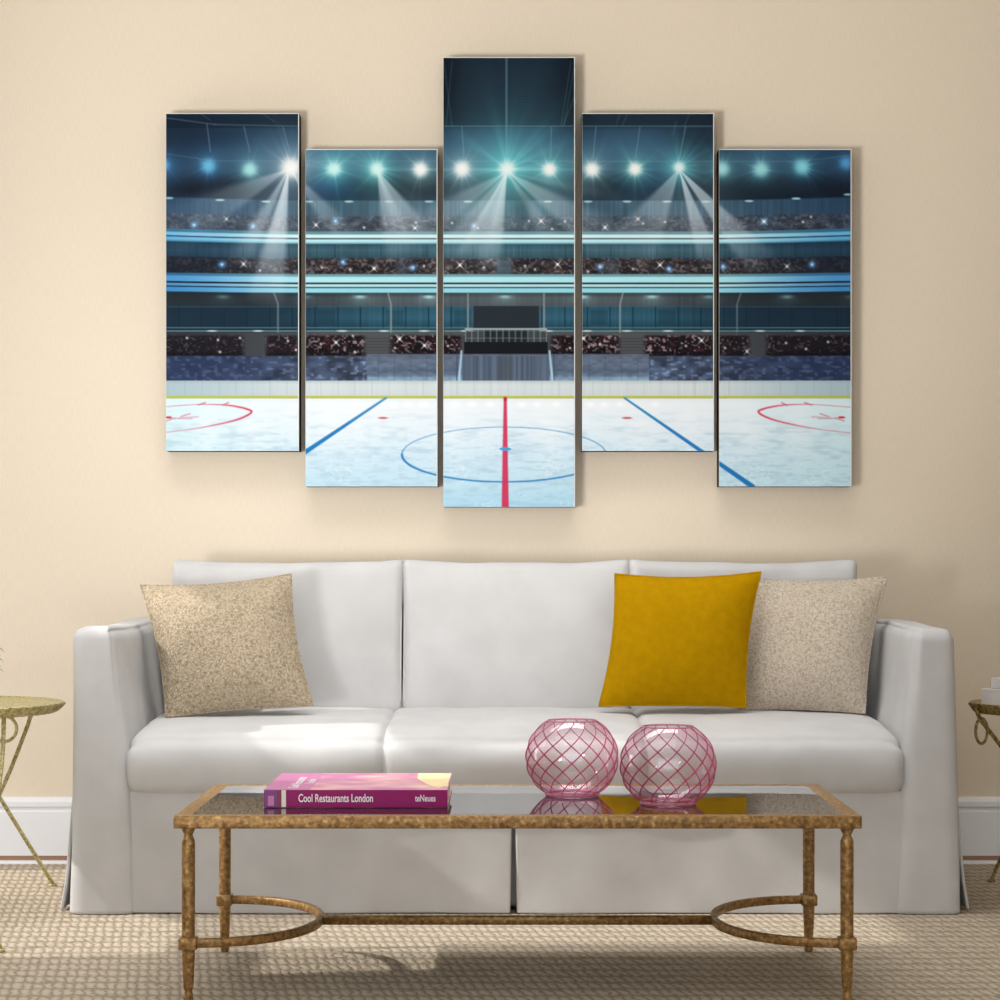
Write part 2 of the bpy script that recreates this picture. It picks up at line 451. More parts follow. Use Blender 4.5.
mixin(0.65 * box(100, 900, 327.2, 328.2), c3(90, 140, 152)); mixin(0.7 * box(100, 900, 330.6, 331.6), c3(150, 190, 196) )
for x in (212, 258, 342, 384, 424, 466, 470, 543, 548, 587, 627, 668, 707, 760, 800): mixin(0.8 * ell(x, 331, 5, 0.7), c3(228, 246, 248))
for x, a in ((223, .35), (305, .4), (360, .8), (429, .95), (505, 1), (582, .95), (652, .85), (709, .5), (787, .5), (852, .3)):
    mixin(0.9 * ell(x, 294.6, 6, 1.0), c3(28, 42, 50))
    screen(a * 0.9 * gauss(x, 296.8, 4.2, 1.3), c3(150, 232, 236)); screen(a * 0.25 * gauss(x, 300, 9, 4), c3(120, 190, 200))
for x, t, a in ((278, -4, .6), (391, -3, .9), (620, 3, .9), (737, 4, .55), (468, 0, .9), (544, 0, .9)):
    mixin(a * np.maximum(seg(x, 304, x, 340 if t else 332, 1.6), seg(x + t, 293, x, 304, 1.4)), c3(140, 150, 154))
# tunnel in the middle
mixin(box(471, 541, 293, 331, 1) * 0.25, c3(86, 94, 98))
mixin(box(473.5, 539, 306, 329), c3(38, 46, 54))
mixin(box(465, 547, 331, 342) * 0.9, c3(62, 68, 72)); mixin(box(484, 528, 331, 342, 1) * 0.8, c3(26, 32, 36))
for x in np.linspace(465.5, 546.5, 14): mixin(0.8 * seg(x, 329, x, 342, 0.8), c3(146, 156, 160))
mixin(0.95 * box(465, 547, 328.2, 329.8), c3(168, 178, 182)); mixin(0.5 * box(465, 547, 337.6, 338.6), c3(128, 138, 142))
# front rows
cr_fade = np.zeros_like(XX)
for x0, x1, a in ((150, 246, .8), (264, 300, .9), (296, 367, 1), (388, 464, 1), (548, 622, 1), (642, 716, 1), (715, 752, .9), (764, 870, .9)):
    cr_fade = np.maximum(cr_fade, a * np.clip((XX - x0) / 6, 0, 1) * np.clip((x1 - XX) / 6, 0, 1))
mixin(box(100, 900, 332.5, 357, 1) * (1 - box(464, 548, 300, 357)) * 0.9, c3(82, 84, 86) * (1 - 0.5 * 0))
mixin(0.7 * sm(0.5, 1, edge) * box(100, 900, 332, 357, 2), c3(34, 38, 48))
for yy in range(338, 356, 3): mixin(0.35 * box(366, 392, yy, yy + 1) + 0.35 * box(620, 646, yy, yy + 1), c3(44, 40, 42))
sv_fade = cr_fade * (1 - box(464, 548, 300, 357))
crowd(335.5, 356.5, YY, [(22, 17, 22), (76, 34, 40), (138, 126, 130)], 0.85, 60, np.clip(sv_fade * (1.0 - 0.25 * sm(0.5, 1, edge)), 0, 1), 0.74, 0.68)
mixin(sv_fade * box(100, 900, 336, 356.5, 2) * 0.55 * sm(0.42, 0.9, edge), c3(16, 16, 24))
mixin(sv_fade * box(100, 900, 352, 357, 3) * 0.6, c3(12, 10, 16))
mixin(box(464, 547.5, 342, 356), c3(20, 22, 27))
# glass above the boards
seats = np.zeros_like(IMG) + c3(72, 86, 112); nn = vnoise(4, 2.2, 77); n2 = vnoise(9, 5, 78)
seats = seats * (0.6 + 0.6 * n2)[..., None] + (sm(0.5, 0.9, nn) * (0.4 + 0.6 * vnoise(1.8, 1.6, 79)))[..., None] * c3(60, 66, 72)
mixin(box(100, 900, 356, 381), seats)
mixin(0.75 * sm(0.45, 0.95, edge) * box(100, 900, 356, 381), c3(36, 48, 82) * 1.0)
mixin(0.35 * sm(0.45, 0.95, edge) * box(100, 900, 356, 381) * sm(0.5, 0.85, nn), c3(90, 104, 142))
mixin(box(367, 649, 354, 381) * 0.95, ramp_y([(354, (92, 104, 122)), (366, (98, 112, 134)), (371, (84, 98, 120)), (376, (104, 122, 146)), (377.5, (128, 156, 178)), (382, (150, 178, 194))]) * (0.9 + 0.2 * vnoise(5, 2, 81))[..., None])
for k in range(-8, 9):
    x = 508 + 16.2 * k
    mixin(0.3 * seg(x, 356, x, 381, 0.8), c3(48, 66, 88))
for k in range(-20, 21): mixin(0.2 * seg(508 + 17 * k, 382, 508 + 17 * k, 395, 0.8), c3(110, 130, 140))
mixin(box(462, 549.5, 356, 381), (np.zeros_like(IMG) + c3(82, 96, 116)) * (0.8 + 0.4 * stripes)[..., None]); mixin(box(497, 513, 356, 381, 4) * 0.6, c3(74, 80, 88))
mixin(np.maximum(seg(461.5, 351, 459, 381, 1.6, 2.6), seg(549.5, 351, 552.5, 381, 1.6, 2.6)), c3(170, 200, 220)); mixin(np.maximum(seg(457, 356, 456.8, 382, 1.2), seg(554, 356, 554.2, 382, 1.2)) * .8, c3(46, 72, 104))
mixin(np.maximum(seg(359.5, 357, 359.5, 381, 1), seg(650, 357, 650, 381, 1)) * .6, c3(54, 66, 92))
# boards, kick plate, ice
mixin(box(100, 900, 380.8, 397), ramp_y([(381, (190, 204, 208)), (385, (212, 222, 224)), (396, (206, 214, 218))]) * (0.98 + 0.03 * stripes)[..., None])
mixin(0.7 * box(100, 900, 381, 397) * sm(0.5, 1.0, edge), c3(158, 186, 198))
for k in range(-20, 21): mixin(0.22 * seg(508 + 17 * k, 382, 508 + 17 * k, 395, 0.7), c3(120, 140, 148))
ice = ramp_y([(397, (226, 236, 240)), (404, (238, 244, 249)), (430, (228, 240, 248)), (455, (210, 232, 245)), (485, (194, 226, 241)), (510, (172, 216, 238))])
mixin(YY > 397.3, ice)
ib = (YY > 397.3)
mixin(ib * 0.55 * sm(0.55, 1.0, edge), c3(204, 238, 245))
mixin(ib * 0.42 * np.clip(vnoise(22, 3.4, 90) * vnoise(9, 2, 91) * 2.0 - 0.35, 0, 1) * sm(400, 440, YY), c3(158, 190, 208))
mixin(ib * 0.35 * (vnoise(2.2, 1.5, 92) * vnoise(30, 12, 93) > 0.5) * sm(415, 480, YY), c3(238, 247, 252))
mixin(ib * 0.30 * (vnoise(6, 1.2, 94) > 0.74) * sm(410, 470, YY), c3(160, 198, 218))
for x in (207, 255, 330, 360, 455, 548, 640, 690, 745, 800): screen(ib * 0.22 * gauss(x, 428, 9, 22), c3(255, 255, 255))
for x in (356, 393, 408, 423, 455, 472, 490, 522, 537, 556, 590, 604, 620, 655): screen(0.85 * gauss(x, 404.5, 3.0, 1.8), c3(255, 255, 255))
mixin(box(100, 900, 395.9, 398.3, 0.7), c3(188, 196, 62) ); mixin(0.35 * box(100, 900, 397.5, 398.5), c3(140, 150, 50))
BLUE, RED = c3(28, 122, 190), c3(204, 38, 72)
e_ = np.hypot((XX - 504) / 102, (YY - 454.5) / 27.4); ang = np.abs(YY - 454.5) / 27.4
wide = (1.0 - 0.45 * (YY < 454)) * (2.5 - 0.9 * np.clip(ang, 0, 1))
grad = np.hypot((XX - 504) / 102 ** 2, (YY - 454.5) / 27.4 ** 2) / np.maximum(e_, 1e-3)
mixin(np.clip(wide / 2 + 0.4 - np.abs(e_ - 1) / np.maximum(grad, 1e-4), 0, 1) * (0.75 + 0.25 * (YY > 450)), BLUE)
mixin(np.clip((3.2 + (YY - 398) / 109 * 4.0) / 2 - np.abs(XX - 505.2) + 0.5, 0, 1) * (YY > 397) * 0.93, c3(206, 50, 88)); mixin(box(503.4, 507, 397, 401), c3(200, 30, 60))
mixin(ell(505.2, 449, 6, 1.7), c3(64, 160, 216))
mixin(np.maximum(seg(386, 398, 304, 453, 1.8, 4.6), seg(624.5, 398, 752.5, 486.5, 1.8, 5.0)), BLUE * 1.0); mixin(np.maximum(seg(386, 398, 350, 422, 1.2), seg(624.5, 398, 660, 422, 1.2)) * .6, c3(40, 160, 200))
mixin(np.maximum(ell(383, 418, 5, 1.0), ell(627, 418, 5, 1.0)) * 0.9, c3(206, 60, 72))
cpts = [(160, 407.2), (185, 405.2), (205, 404.4), (225, 405), (240, 407.2), (249.5, 410), (251.6, 411.8), (248, 415), (236, 420), (215, 425), (190, 429.4), (160, 433)]
for mir in (0, 1):
    fx = (lambda x: 1010 - x) if mir else (lambda x: x)
    sp_ = spline([(fx(x), y, 0) for x, y in cpts], 66); a = np.zeros_like(XX)
    for p, q in zip(sp_[:-1], sp_[1:]):
        mx_ = 1 - min(1, abs(fx(p.x) - 251) / 60)
        a = np.maximum(a, seg(p.x, p.y, q.x, q.y, 0.7 + 1.2 * mx_) * (0.6 + 0.4 * mx_))
    mixin(a, c3(210, 52, 84))
    for (x0, y0, x1, y1, al, w) in ((198, 405, 205.5, 402.6, .8, 1.2), (223, 405.2, 228.5, 402.6, .8, 1.2), (166, 421, 175, 418, .7, 1), (174, 418.6, 198, 416.8, .45, 1.2), (181, 416.6, 190, 413.8, .7, 1.1), (178, 418.5, 192, 418.8, .4, 1)):
        mixin(al * seg(fx(x0), y0, fx(x1), y1, w), c3(200, 80, 110))
    mixin(ell(fx(168.5), 417.4, 3.6, 1.2), c3(214, 36, 70))
# roof steel
ST = c3(86, 116, 136)
mixin(0.8 * seg(506.5, 50, 506.5, 160, 1.8), ST); mixin(0.75 * seg(430, 126.3, 726, 126.3, 1.1), ST)
mixin(0.6 * seg(298, 126.3, 215, 124.5, 1.1), ST); mixin(0.6 * seg(215, 124.5, 160, 117.2, 1.1), ST)
mixin(0.4 * seg(160, 153, 215, 161, 1), ST); mixin(0.45 * seg(215, 161, 800, 161.5, 1), ST); mixin(0.4 * seg(800, 161.5, 860, 154, 1), ST)
for p in ((462, 127, 464, 158), (551.5, 127, 550.5, 158), (596, 127, 593, 158), (640, 127, 635.5, 158), (685.5, 127, 679.5, 158), (207, 124, 210.5, 152), (244, 127, 250, 152), (283, 127, 290, 153)):
    mixin(0.6 * seg(*p, 0.9), c3(110, 140, 158))
for p in ((444, 62, 452, 126), (452, 62, 446, 126), (575, 62, 564, 126), (571, 62, 561, 126), (576, 92, 563, 126), (620, 113, 616, 126), (628, 113, 622, 126), (690, 113, 684, 126), (676, 122, 673, 135), (200, 113, 210, 120), (262, 113, 275, 122)):
    mixin(0.35 * seg(*p, 1.0), ST)
# little ceiling lamps under the top tier
for x, dy, a in ((169, -3.5, .8), (220, -1.5, .9), (266, 0, .9), (309, 0, .7), (349, 0, .9), (389, 0, .6), (429, 0, .8), (468, 0, .9), (548, 0, .9), (588, 0, .8), (627, 0, .9), (667, 0, .9), (706, 0, .7), (749, -.5, .9), (796, -3, .9), (848, -7, .8)):
    mixin(a * ell(x, 201.6 + dy, 4.4, 1.0), c3(170, 222, 226))
# beams of light: wedges from a lamp
def beam(sx, sy, ax, ay, bx, by, alpha, col=(196, 216, 232), soft=0.10, ln=1.0):
    a0, a1 = math.atan2(ay - sy, ax - sx), math.atan2(by - sy, bx - sx)
    if a0 > a1: a0, a1 = a1, a0
    th = np.arctan2(YY - sy, XX - sx); r = np.hypot(XX - sx, YY - sy); L_ = ln * max(math.hypot(ax - sx, ay - sy), math.hypot(bx - sx, by - sy))
    w = sm(a0 - soft, a0 + soft * .6, th) * (1 - sm(a1 - soft * .6, a1 + soft, th))
    screen(1.12 * alpha * w * np.clip(1.15 - r / L_, 0, 1) ** 0.8 * np.clip(r / 5, 0, 1), c3(*col))
beam(289, 169, 168, 207, 232, 212, .32); beam(289, 169, 236, 250, 252, 256, .50); beam(289, 169, 252, 285, 283, 290, .72, soft=.06); beam(289, 169, 268, 250, 274, 260, .35)
beam(289, 169, 330, 232, 352, 228, .40); beam(377, 170, 384, 232, 432, 232, .55); beam(377, 170, 396, 236, 412, 238, .3)
beam(507, 172, 420, 212, 432, 236, .32); beam(507, 172, 438, 246, 462, 252, .42); beam(507, 172, 462, 246, 500, 258, .70, soft=.06); beam(507, 172, 480, 262, 488, 266, .30)
beam(507, 172, 540, 232, 556, 232, .42); beam(507, 172, 562, 222, 612, 222, .42); beam(507, 172, 578, 190, 640, 200, .2)
beam(679, 169, 612, 236, 660, 242, .42); beam(679, 169, 696, 248, 716, 250, .72, soft=.05); beam(679, 169, 724, 236, 764, 246, .66, soft=.05)
mixin(0.55 * gauss(521, 206, 6, 12), c3(14, 20, 28))
for hx_, hy_, sx_, sy_, al_ in ((478, 214, 26, 24, .26), (268, 225, 24, 30, .22), (690, 214, 26, 24, .22), (545, 205, 26, 18, .14), (405, 210, 22, 18, .16)):
    screen(al_ * gauss(hx_, hy_, sx_, sy_), c3(176, 198, 216))
# the lamps
TH = np.arctan2
def lamp(x, y, core, halo, hcol, ccol, rays, seed, amp=1.0):
    th = np.arctan2(YY - y, XX - x); r = np.hypot(XX - x, YY - y)
    rr = np.random.default_rng(seed); ray = np.zeros_like(XX)
    for k in range(rays):
        a = rr.random() * 2 * math.pi
        d = np.abs((th - a + math.pi) % (2 * math.pi) - math.pi)
        ray = np.maximum(ray, np.exp(-(d / 0.075) ** 2) * (0.4 + 0.6 * rr.random()))
    screen(amp * 0.30 * np.exp(-(r / (halo * 1.9)) ** 2), c3(*hcol) * 0.7 + 0.15)
    screen(amp * 0.80 * np.exp(-(r / (halo * 0.72)) ** 1.7), c3(*hcol))
    screen(amp * 0.5 * ray * np.exp(-r / (halo * 0.85)), c3(*hcol))
    screen(amp * np.exp(-(r / (core * (1.02 + 0.18 * ray))) ** 3.2), c3(*ccol))
lamp(165, 165, 5, 12, (30, 96, 168), (40, 100, 160), 4, 1, .8)
lamp(208.5, 166, 7, 13, (30, 96, 160), (58, 128, 172), 7, 2, .9)
lamp(250, 169.5, 7, 13, (70, 150, 165), (120, 196, 184), 7, 3, .9)
lamp(291, 168, 9.5, 17, (190, 226, 244), (255, 255, 255), 12, 4)
lamp(334, 169, 7, 17, (70, 200, 205), (170, 240, 225), 14, 5)
lamp(377, 169, 7, 17, (80, 220, 215), (190, 240, 225), 16, 6)
lamp(420.5, 169.5, 7, 11, (150, 220, 226), (255, 255, 255), 10, 7)
lamp(462, 169, 7.5, 12, (160, 220, 232), (255, 255, 255), 10, 8)
lamp(507, 169, 8, 32, (64, 210, 214), (230, 255, 250), 30, 9)
lamp(549.5, 169.5, 6.8, 14, (80, 210, 210), (255, 255, 255), 10, 10)
lamp(592, 169.5, 7, 12, (150, 220, 226), (255, 255, 255), 14, 11)
lamp(635, 169, 6.6, 14, (90, 210, 190), (250, 255, 250), 14, 12)
lamp(679, 167.5, 5.5, 16, (70, 200, 205), (220, 246, 250), 18, 13)
lamp(722, 169, 7, 12, (70, 160, 175), (120, 190, 190), 8, 14, .9)
lamp(761, 169.5, 7.5, 14, (60, 146, 170), (116, 190, 186), 9, 15, .9)
lamp(802, 167, 7.5, 14, (40, 126, 170), (100, 186, 192), 9, 16, .9)
lamp(846, 163, 6, 10, (30, 96, 168), (40, 100, 160), 4, 17, .8)
screen(0.45 * np.exp(-((YY - 169.5) / 1.6) ** 2) * np.exp(-np.abs(XX - 507) / 60), c3(110, 220, 224))
# camera flashes in the crowd
def star(x, y, s, a=1.0):
    for d in ((1, 1), (1, -1)):
        screen(a * seg(x - s * d[0] * .7, y - s * d[1] * .7, x + s * d[0] * .7, y + s * d[1] * .7, 0.55) * np.exp(-np.hypot(XX - x, YY - y) / (s * 0.8)) * 1.5, c3(240, 252, 248))
    screen(a * gauss(x, y, 0.9), c3(255, 255, 255))
for x, y, s, a in ((226.5, 219, 4.5, .6), (243.5, 264, 5, .8), (316, 225, 4.5, .9), (415, 228, 4.5, 1), (374, 268.5, 5, 1), (336, 342.5, 6, .9), (399.5, 339, 6, 1), (424.5, 345.5, 5.5, 1), (541, 221, 5.5, 1), (460, 265, 6, 1), (557.5, 264.5, 5.5, 1),
                   (605, 227.5, 4.5, 1), (638, 219, 4.5, .7), (660, 265, 5.5, 1), (583.5, 338.5, 6, 1), (701.5, 340.5, 5.5, .9), (764, 221.5, 4.5, .9), (787, 266.5, 5, .7), (747, 351.5, 5, .7)):
    star(x, y, s, a)
for x, y in ((364, 227.5), (416, 222.5), (452, 223), (478, 228), (529, 221), (552, 229), (565, 221.5), (643, 223.5), (665, 222), (803, 222), (811, 217), (260, 270.5), (322, 267.5), (350, 269.5), (424, 266), (484, 267.5), (525, 266), (535, 269.5), (588, 271.5), (633, 269),
             (187, 338), (218, 340), (240, 338), (220, 352), (288, 341), (296, 350), (321, 344), (353, 336), (355, 352), (395, 348), (448, 346), (570, 348), (600, 344), (686, 346), (725, 348), (786, 343), (806, 349), (828, 342)):
    screen(0.9 * gauss(x, y, 0.8), c3(255, 250, 250))
for x, y in ((194, 225), (253, 226.5), (335.5, 221), (474, 226), (222, 264.5), (343, 262), (413, 267.5), (600, 267), (669, 269), (723, 266.5), (812, 264.5), (764, 221.5)):
    screen(0.9 * gauss(x, y, 2.4), c3(70, 150, 230)); screen(0.8 * gauss(x, y, 0.8), c3(230, 245, 255))
IMG = np.clip(IMG, 0, 1)
PRINT_GAIN = 0.87
ALB = np.minimum(s2l(IMG) * PRINT_GAIN, 0.97).astype(np.float32)

def print_mat():
    m, nt, b = new_mat('printed_canvas_ink'); L = nt.links.new
    a = N(nt, 'ShaderNodeAttribute', attribute_name='ink')
    L(a.outputs['Color'], b.inputs['Base Color'])
    b.inputs['Roughness'].default_value = 0.75; b.inputs['Specular IOR Level'].default_value = 0.08
    return m
M['ink'] = print_mat()
M['shaded_side'] = simple('shade_dark_canvas_side', rgb(58, 50, 46), 0.85, spec=0.1)  # dark side colour put in to deepen the shade between canvases
M['canvas_edge'] = simple('bare_white_canvas_edge', rgb(222, 224, 222), 0.85, spec=0.1)

DEPTH = 0.072
DF = WALL_Y - DEPTH
def grid_face(name, x0, y0, x1, y1, mat, parent):
    nx, ny = int((x1 - x0) * 1.5), int((y1 - y0) * 1.5)
    gx, gy = np.linspace(x0, x1, nx + 1), np.linspace(y0, y1, ny + 1)
    QX, QY = np.meshgrid(gx, gy)
    fx = np.clip((QX - PX0) * S, 0, gw - 1.001); fy = np.clip((QY - PY0) * S, 0, gh - 1.001)
    ix, iy = fx.astype(int), fy.astype(int); tx, ty = (fx - ix)[..., None], (fy - iy)[..., None]
    C = (ALB[iy, ix] * (1 - tx) + ALB[iy, ix + 1] * tx) * (1 - ty) + (ALB[iy + 1, ix] * (1 - tx) + ALB[iy + 1, ix + 1] * tx) * ty
    co = np.stack([(QX - CX) * DF / F, np.full_like(QX, DF - 0.0006), H - (QY - CY) * DF / F], -1).reshape(-1, 3)
    idx = np.arange((nx + 1) * (ny + 1)).reshape(ny + 1, nx + 1)
    quads = np.stack([idx[:-1, :-1], idx[1:, :-1], idx[1:, 1:], idx[:-1, 1:]], -1).reshape(-1, 4)
    me = bpy.data.meshes.new(name)
    me.vertices.add(len(co)); me.vertices.foreach_set('co', co.astype(np.float32).ravel())
    me.loops.add(quads.size); me.loops.foreach_set('vertex_index', quads.astype(np.int32).ravel())
    me.polygons.add(len(quads)); me.polygons.foreach_set('loop_start', np.arange(0, quads.size, 4, dtype=np.int32))
    me.update(calc_edges=True)
    at_ = me.color_attributes.new('ink', 'FLOAT_COLOR', 'POINT')
    at_.data.foreach_set('color', np.concatenate([C.reshape(-1, 3), np.ones((len(co), 1))], 1).astype(np.float32).ravel())
    return link_mesh(name, me, mat, parent, smooth=False)

panels = [(166, 113, 299, 451, 'outer left arena canvas with two tiers of stands and part of a red ice circle'),
          (305.5, 149, 437.5, 486.5, 'lower hung left arena canvas with a slanting blue line and blue circle edge'),
          (443.3, 57, 575, 507, 'tallest central arena canvas with the red centre line and tunnel'),
          (582, 113, 714, 451, 'arena canvas right of the tallest one, with small red spot and blue line'),
          (719, 149, 851.5, 486.5, 'outer right arena canvas with red circle and blue line in its corner')]
for x0, y0, x1, y1, lab in panels:
    a, b = at(x0, y1, DF), at(x1, y0, DF)
    t = thing('canvas_panel', lab, 'wall art', ((a.x + b.x) / 2, WALL_Y, a.z), 'five panel ice rink wall picture')
    bm = bmesh.new(); add_box(bm, a.x, b.x, DF, WALL_Y - 0.001, a.z, b.z)
    for f in bm.faces:
        if abs(f.normal.y) < 0.5: f.material_index = 1
    bm_obj('wrapped_edge', bm, [M['canvas_edge'], M['shaded_side']], t, smooth=False)
    grid_face('printed_face', x0 + 0.2, y0 + 0.9, x1 - 0.9, y1 - 0.1, M['ink'], t)

# ------------------------------------------------------------------ sofa
DS = 5.80
kf = DS / F
sofa = thing('sofa', 'long white slipcovered three-seat sofa with square arms against the beige wall', 'sofa', ((512 - CX) * kf, 6.25, 0))
SXL, SXR = at(72.6, 0, DS).x, at(957.4, 0, DS).x
ARM_W, ARM_Z = 0.135, 0.745
YB = WALL_Y - 0.06
def wrinkle(x, z, y=0):
    return 0.0022 * math.sin(7.3 * x + 3.1 * z) + 0.0016 * math.sin(15.1 * x - 9.0 * z + 1.3) + 0.0010 * math.sin(31 * x + 17 * z + 2 * y)
def make_arm(side):
    x0 = SXL if side < 0 else SXR - ARM_W
    cx, cy, cz = x0 + ARM_W / 2, (DS + YB) / 2, (ARM_Z + 0.002) / 2
    def df(u, v, w, p):
        t = (1 - w) / 2                                     # 0 at top, 1 at the floor
        fl = 0.011 * t ** 1.3
        q = p.copy()
        if side * u > 0: q.x += side * fl * abs(u)
        else: q.x -= side * 0.035 * max(0, t - 0.22) * abs(u)  # inner front edge widens downwards
        if side * u < 0: q.x += side * 0.030 * max(0.0, 1 - t / 0.42) * abs(u)
        if v < 0: q.y -= 0.014 * t * abs(v)
        q.y += wrinkle(p.x + cx, p.z, 0) * (1 if v < -0.9 else 0.2)
        q.x += wrinkle(p.y, p.z) * 0.8 * (1 if abs(u) > 0.9 else 0.2)
        if w > 0.9: q.z += 0.004 * math.sin(3.0 * v + side)
        return q
    rbox('arm', cx, cy, cz, ARM_W, YB - DS, ARM_Z - 0.002, 0.035, M['linen'], sofa, (6, 26, 30), df, True)
make_arm(-1); make_arm(1)
# carcass under the seat and the back frame
ix0, ix1 = SXL + ARM_W, SXR - ARM_W
rbox('base', (ix0 + ix1) / 2, (DS + 0.05 + YB) / 2, 0.16, ix1 - ix0 + 0.06, YB - DS - 0.05, 0.30, 0.02, M['linen'], sofa, (20, 8, 6))
rbox('back_frame', (at(180, 0, 6.55).x + at(850, 0, 6.55).x) / 2, 6.62, 0.445, at(850, 0, 6.55).x - at(180, 0, 6.55).x, 0.18, 0.88, 0.03, M['linen'], sofa, (20, 6, 10))
# skirt panels with the slit in the middle
def skirt(x0, x1, ph, slit):
    def df(u, v, w, p):
        t = (1 - w) / 2
        q = p.copy(); q.y -= 0.016 * t
        if u * slit > 0.8: q.x -= slit * 0.0055 * t
        q.y += 1.5 * wrinkle(p.x * 1.2 + ph, p.z * 1.5) * t + 0.003 * math.sin(9 * p.x + 6 * p.z + ph) * t
        return q
    rbox('skirt', (x0 + x1) / 2, DS + 0.020, 0.161, x1 - x0, 0.014, 0.318, 0.005, M['linen'], sofa, (50, 1, 20), df)
sl = at(513.5, 0, DS).x
skirt(ix0 - 0.010, sl - 0.0030, 0.0, 1); skirt(sl + 0.0030, ix1 + 0.010, 2.2, -1)
# loose side skirts that stand a little off the arms
def side_skirt(side):
    xo = SXL if side < 0 else SXR
    def df(u, v, w, p):
        t = (1 - w) / 2
        q = p.copy(); q.x += side * (0.022 * t ** 1.2 + 0.010 * t * max(0, -v) + 0.003 * math.sin(6 * t + 1) * t)
        q.y += (0.012 + 0.01 * t) * (v < 0)
        return q
    rbox('side_skirt', xo + side * 0.006, (DS + YB) / 2 + 0.01, 0.155, 0.008, YB - DS - 0.05, 0.30, 0.0035, M['linen'], sofa, (1, 30, 20), df)
side_skirt(-1); side_skirt(1)
# seat cushions
sx0, sx1 = at(119.5, 0, DS).x, at(910.5, 0, DS).x
cuts = [sx0, at(383, 0, DS).x, at(646, 0, DS).x, sx1]
for k in range(3):
    a, b = cuts[k], cuts[k + 1]
    le, re = k == 0, k == 2
    def df(u, v, w, p, le=le, re=re, k=k):
        q = p.copy()
        crown = (1 - abs(v) ** 2.2)
        if w > 0: q.z += 0.010 * crown * w
        q.z += 0.013 * v
        if v < 0: q.y -= 0.026 * (1 - w * w) * abs(v)              # bulging front
        if w > 0 and v < 0: q.z -= 0.012 * w * abs(v) ** 3
        end = (le and u < 0) or (re and u > 0)
        if end and w > 0: q.z -= 0.030 * abs(u) ** 9 * w
        if end and v < -0.2: q.y += 0.03 * abs(u) ** 14
        if not (le and u < 0) and not (re and u > 0): q.z -= 0.006 * abs(u) ** 14 * max(w, 0); 
        if not (le and u < 0) and not (re and u > 0): q.y += 0.006 * abs(u) ** 14 * max(-v, 0)
        q.z += 0.6 * wrinkle(p.x * 1.3 + k, p.y * 2) * (1 if w > 0.5 else 0.2)
        q.y += 0.9 * wrinkle(p.x + k * 2, p.z * 2) * (1 if v < -0.5 else 0.1)
        return q
    # cushions lean in between the arms towards the back
    e0, e1 = (0.0 if le else 0.016), (0.0 if re else 0.016)
    o = rbox('seat_cushion', (a - e0 + b + e1) / 2, (DS + 6.64) / 2, 0.4005, b - a + e0 + e1, 6.64 - DS, 0.171, 0.042, M['linen'], sofa, (26, 16, 6), df)
# back cushions
DB = 6.36
bxs = [(at(168.5, 0, DB).x, at(401, 0, DB).x), (at(402, 0, DB).x, at(630.5, 0, DB).x), (at(631.5, 0, DB).x, at(861.5, 0, DB).x)]
for k, (a, b) in enumerate(bxs):
    def df(u, v, w, p, k=k):
        q = p.copy()
        bul = (1 - abs(u) ** 2.5) * (1 - abs(w) ** 2.5)
        if v < 0: q.y -= 0.030 * bul
        q.y += 0.075 * (w + 1) / 2                                  # leans back
        if w > 0: q.z += 0.010 * abs(u) ** 4 * w - 0.005 * (1 - u * u) * w
        q.x -= 0.006 * u * (1 - w * w) * (abs(u) > 0.6)
        q.z += 0.6 * wrinkle(p.x * 1.4 + k, 0.3) * (w > 0.8)
        q.y += 1.1 * wrinkle(p.x * 1.3 + k * 1.7, p.z * 1.6) * (v < 0)
        return q
    rbox('back_cushion', (a + b) / 2, 6.455, 0.690, b - a + 0.010, 0.17, 0.452, 0.026, M['linen'], sofa, (24, 5, 20), df)
    cush = [c for c in COL.objects if c.parent == sofa and c.name.startswith('back_cushion')][-1]
    pts = [Vector((a + 0.004 if s < 0.5 else b - 0.004, 6.39 + 0.075 * t - 0.004, 0.50 + 0.39 * t)) for s in (0, 1) for t in (0, .25, .5, .75, 1)]
    for half in (pts[:5], pts[5:]):
        bm = bmesh.new(); add_tube(bm, spline(half, 16), 0.0032, 6); bm_obj('piping', bm, M['linen'], cush)

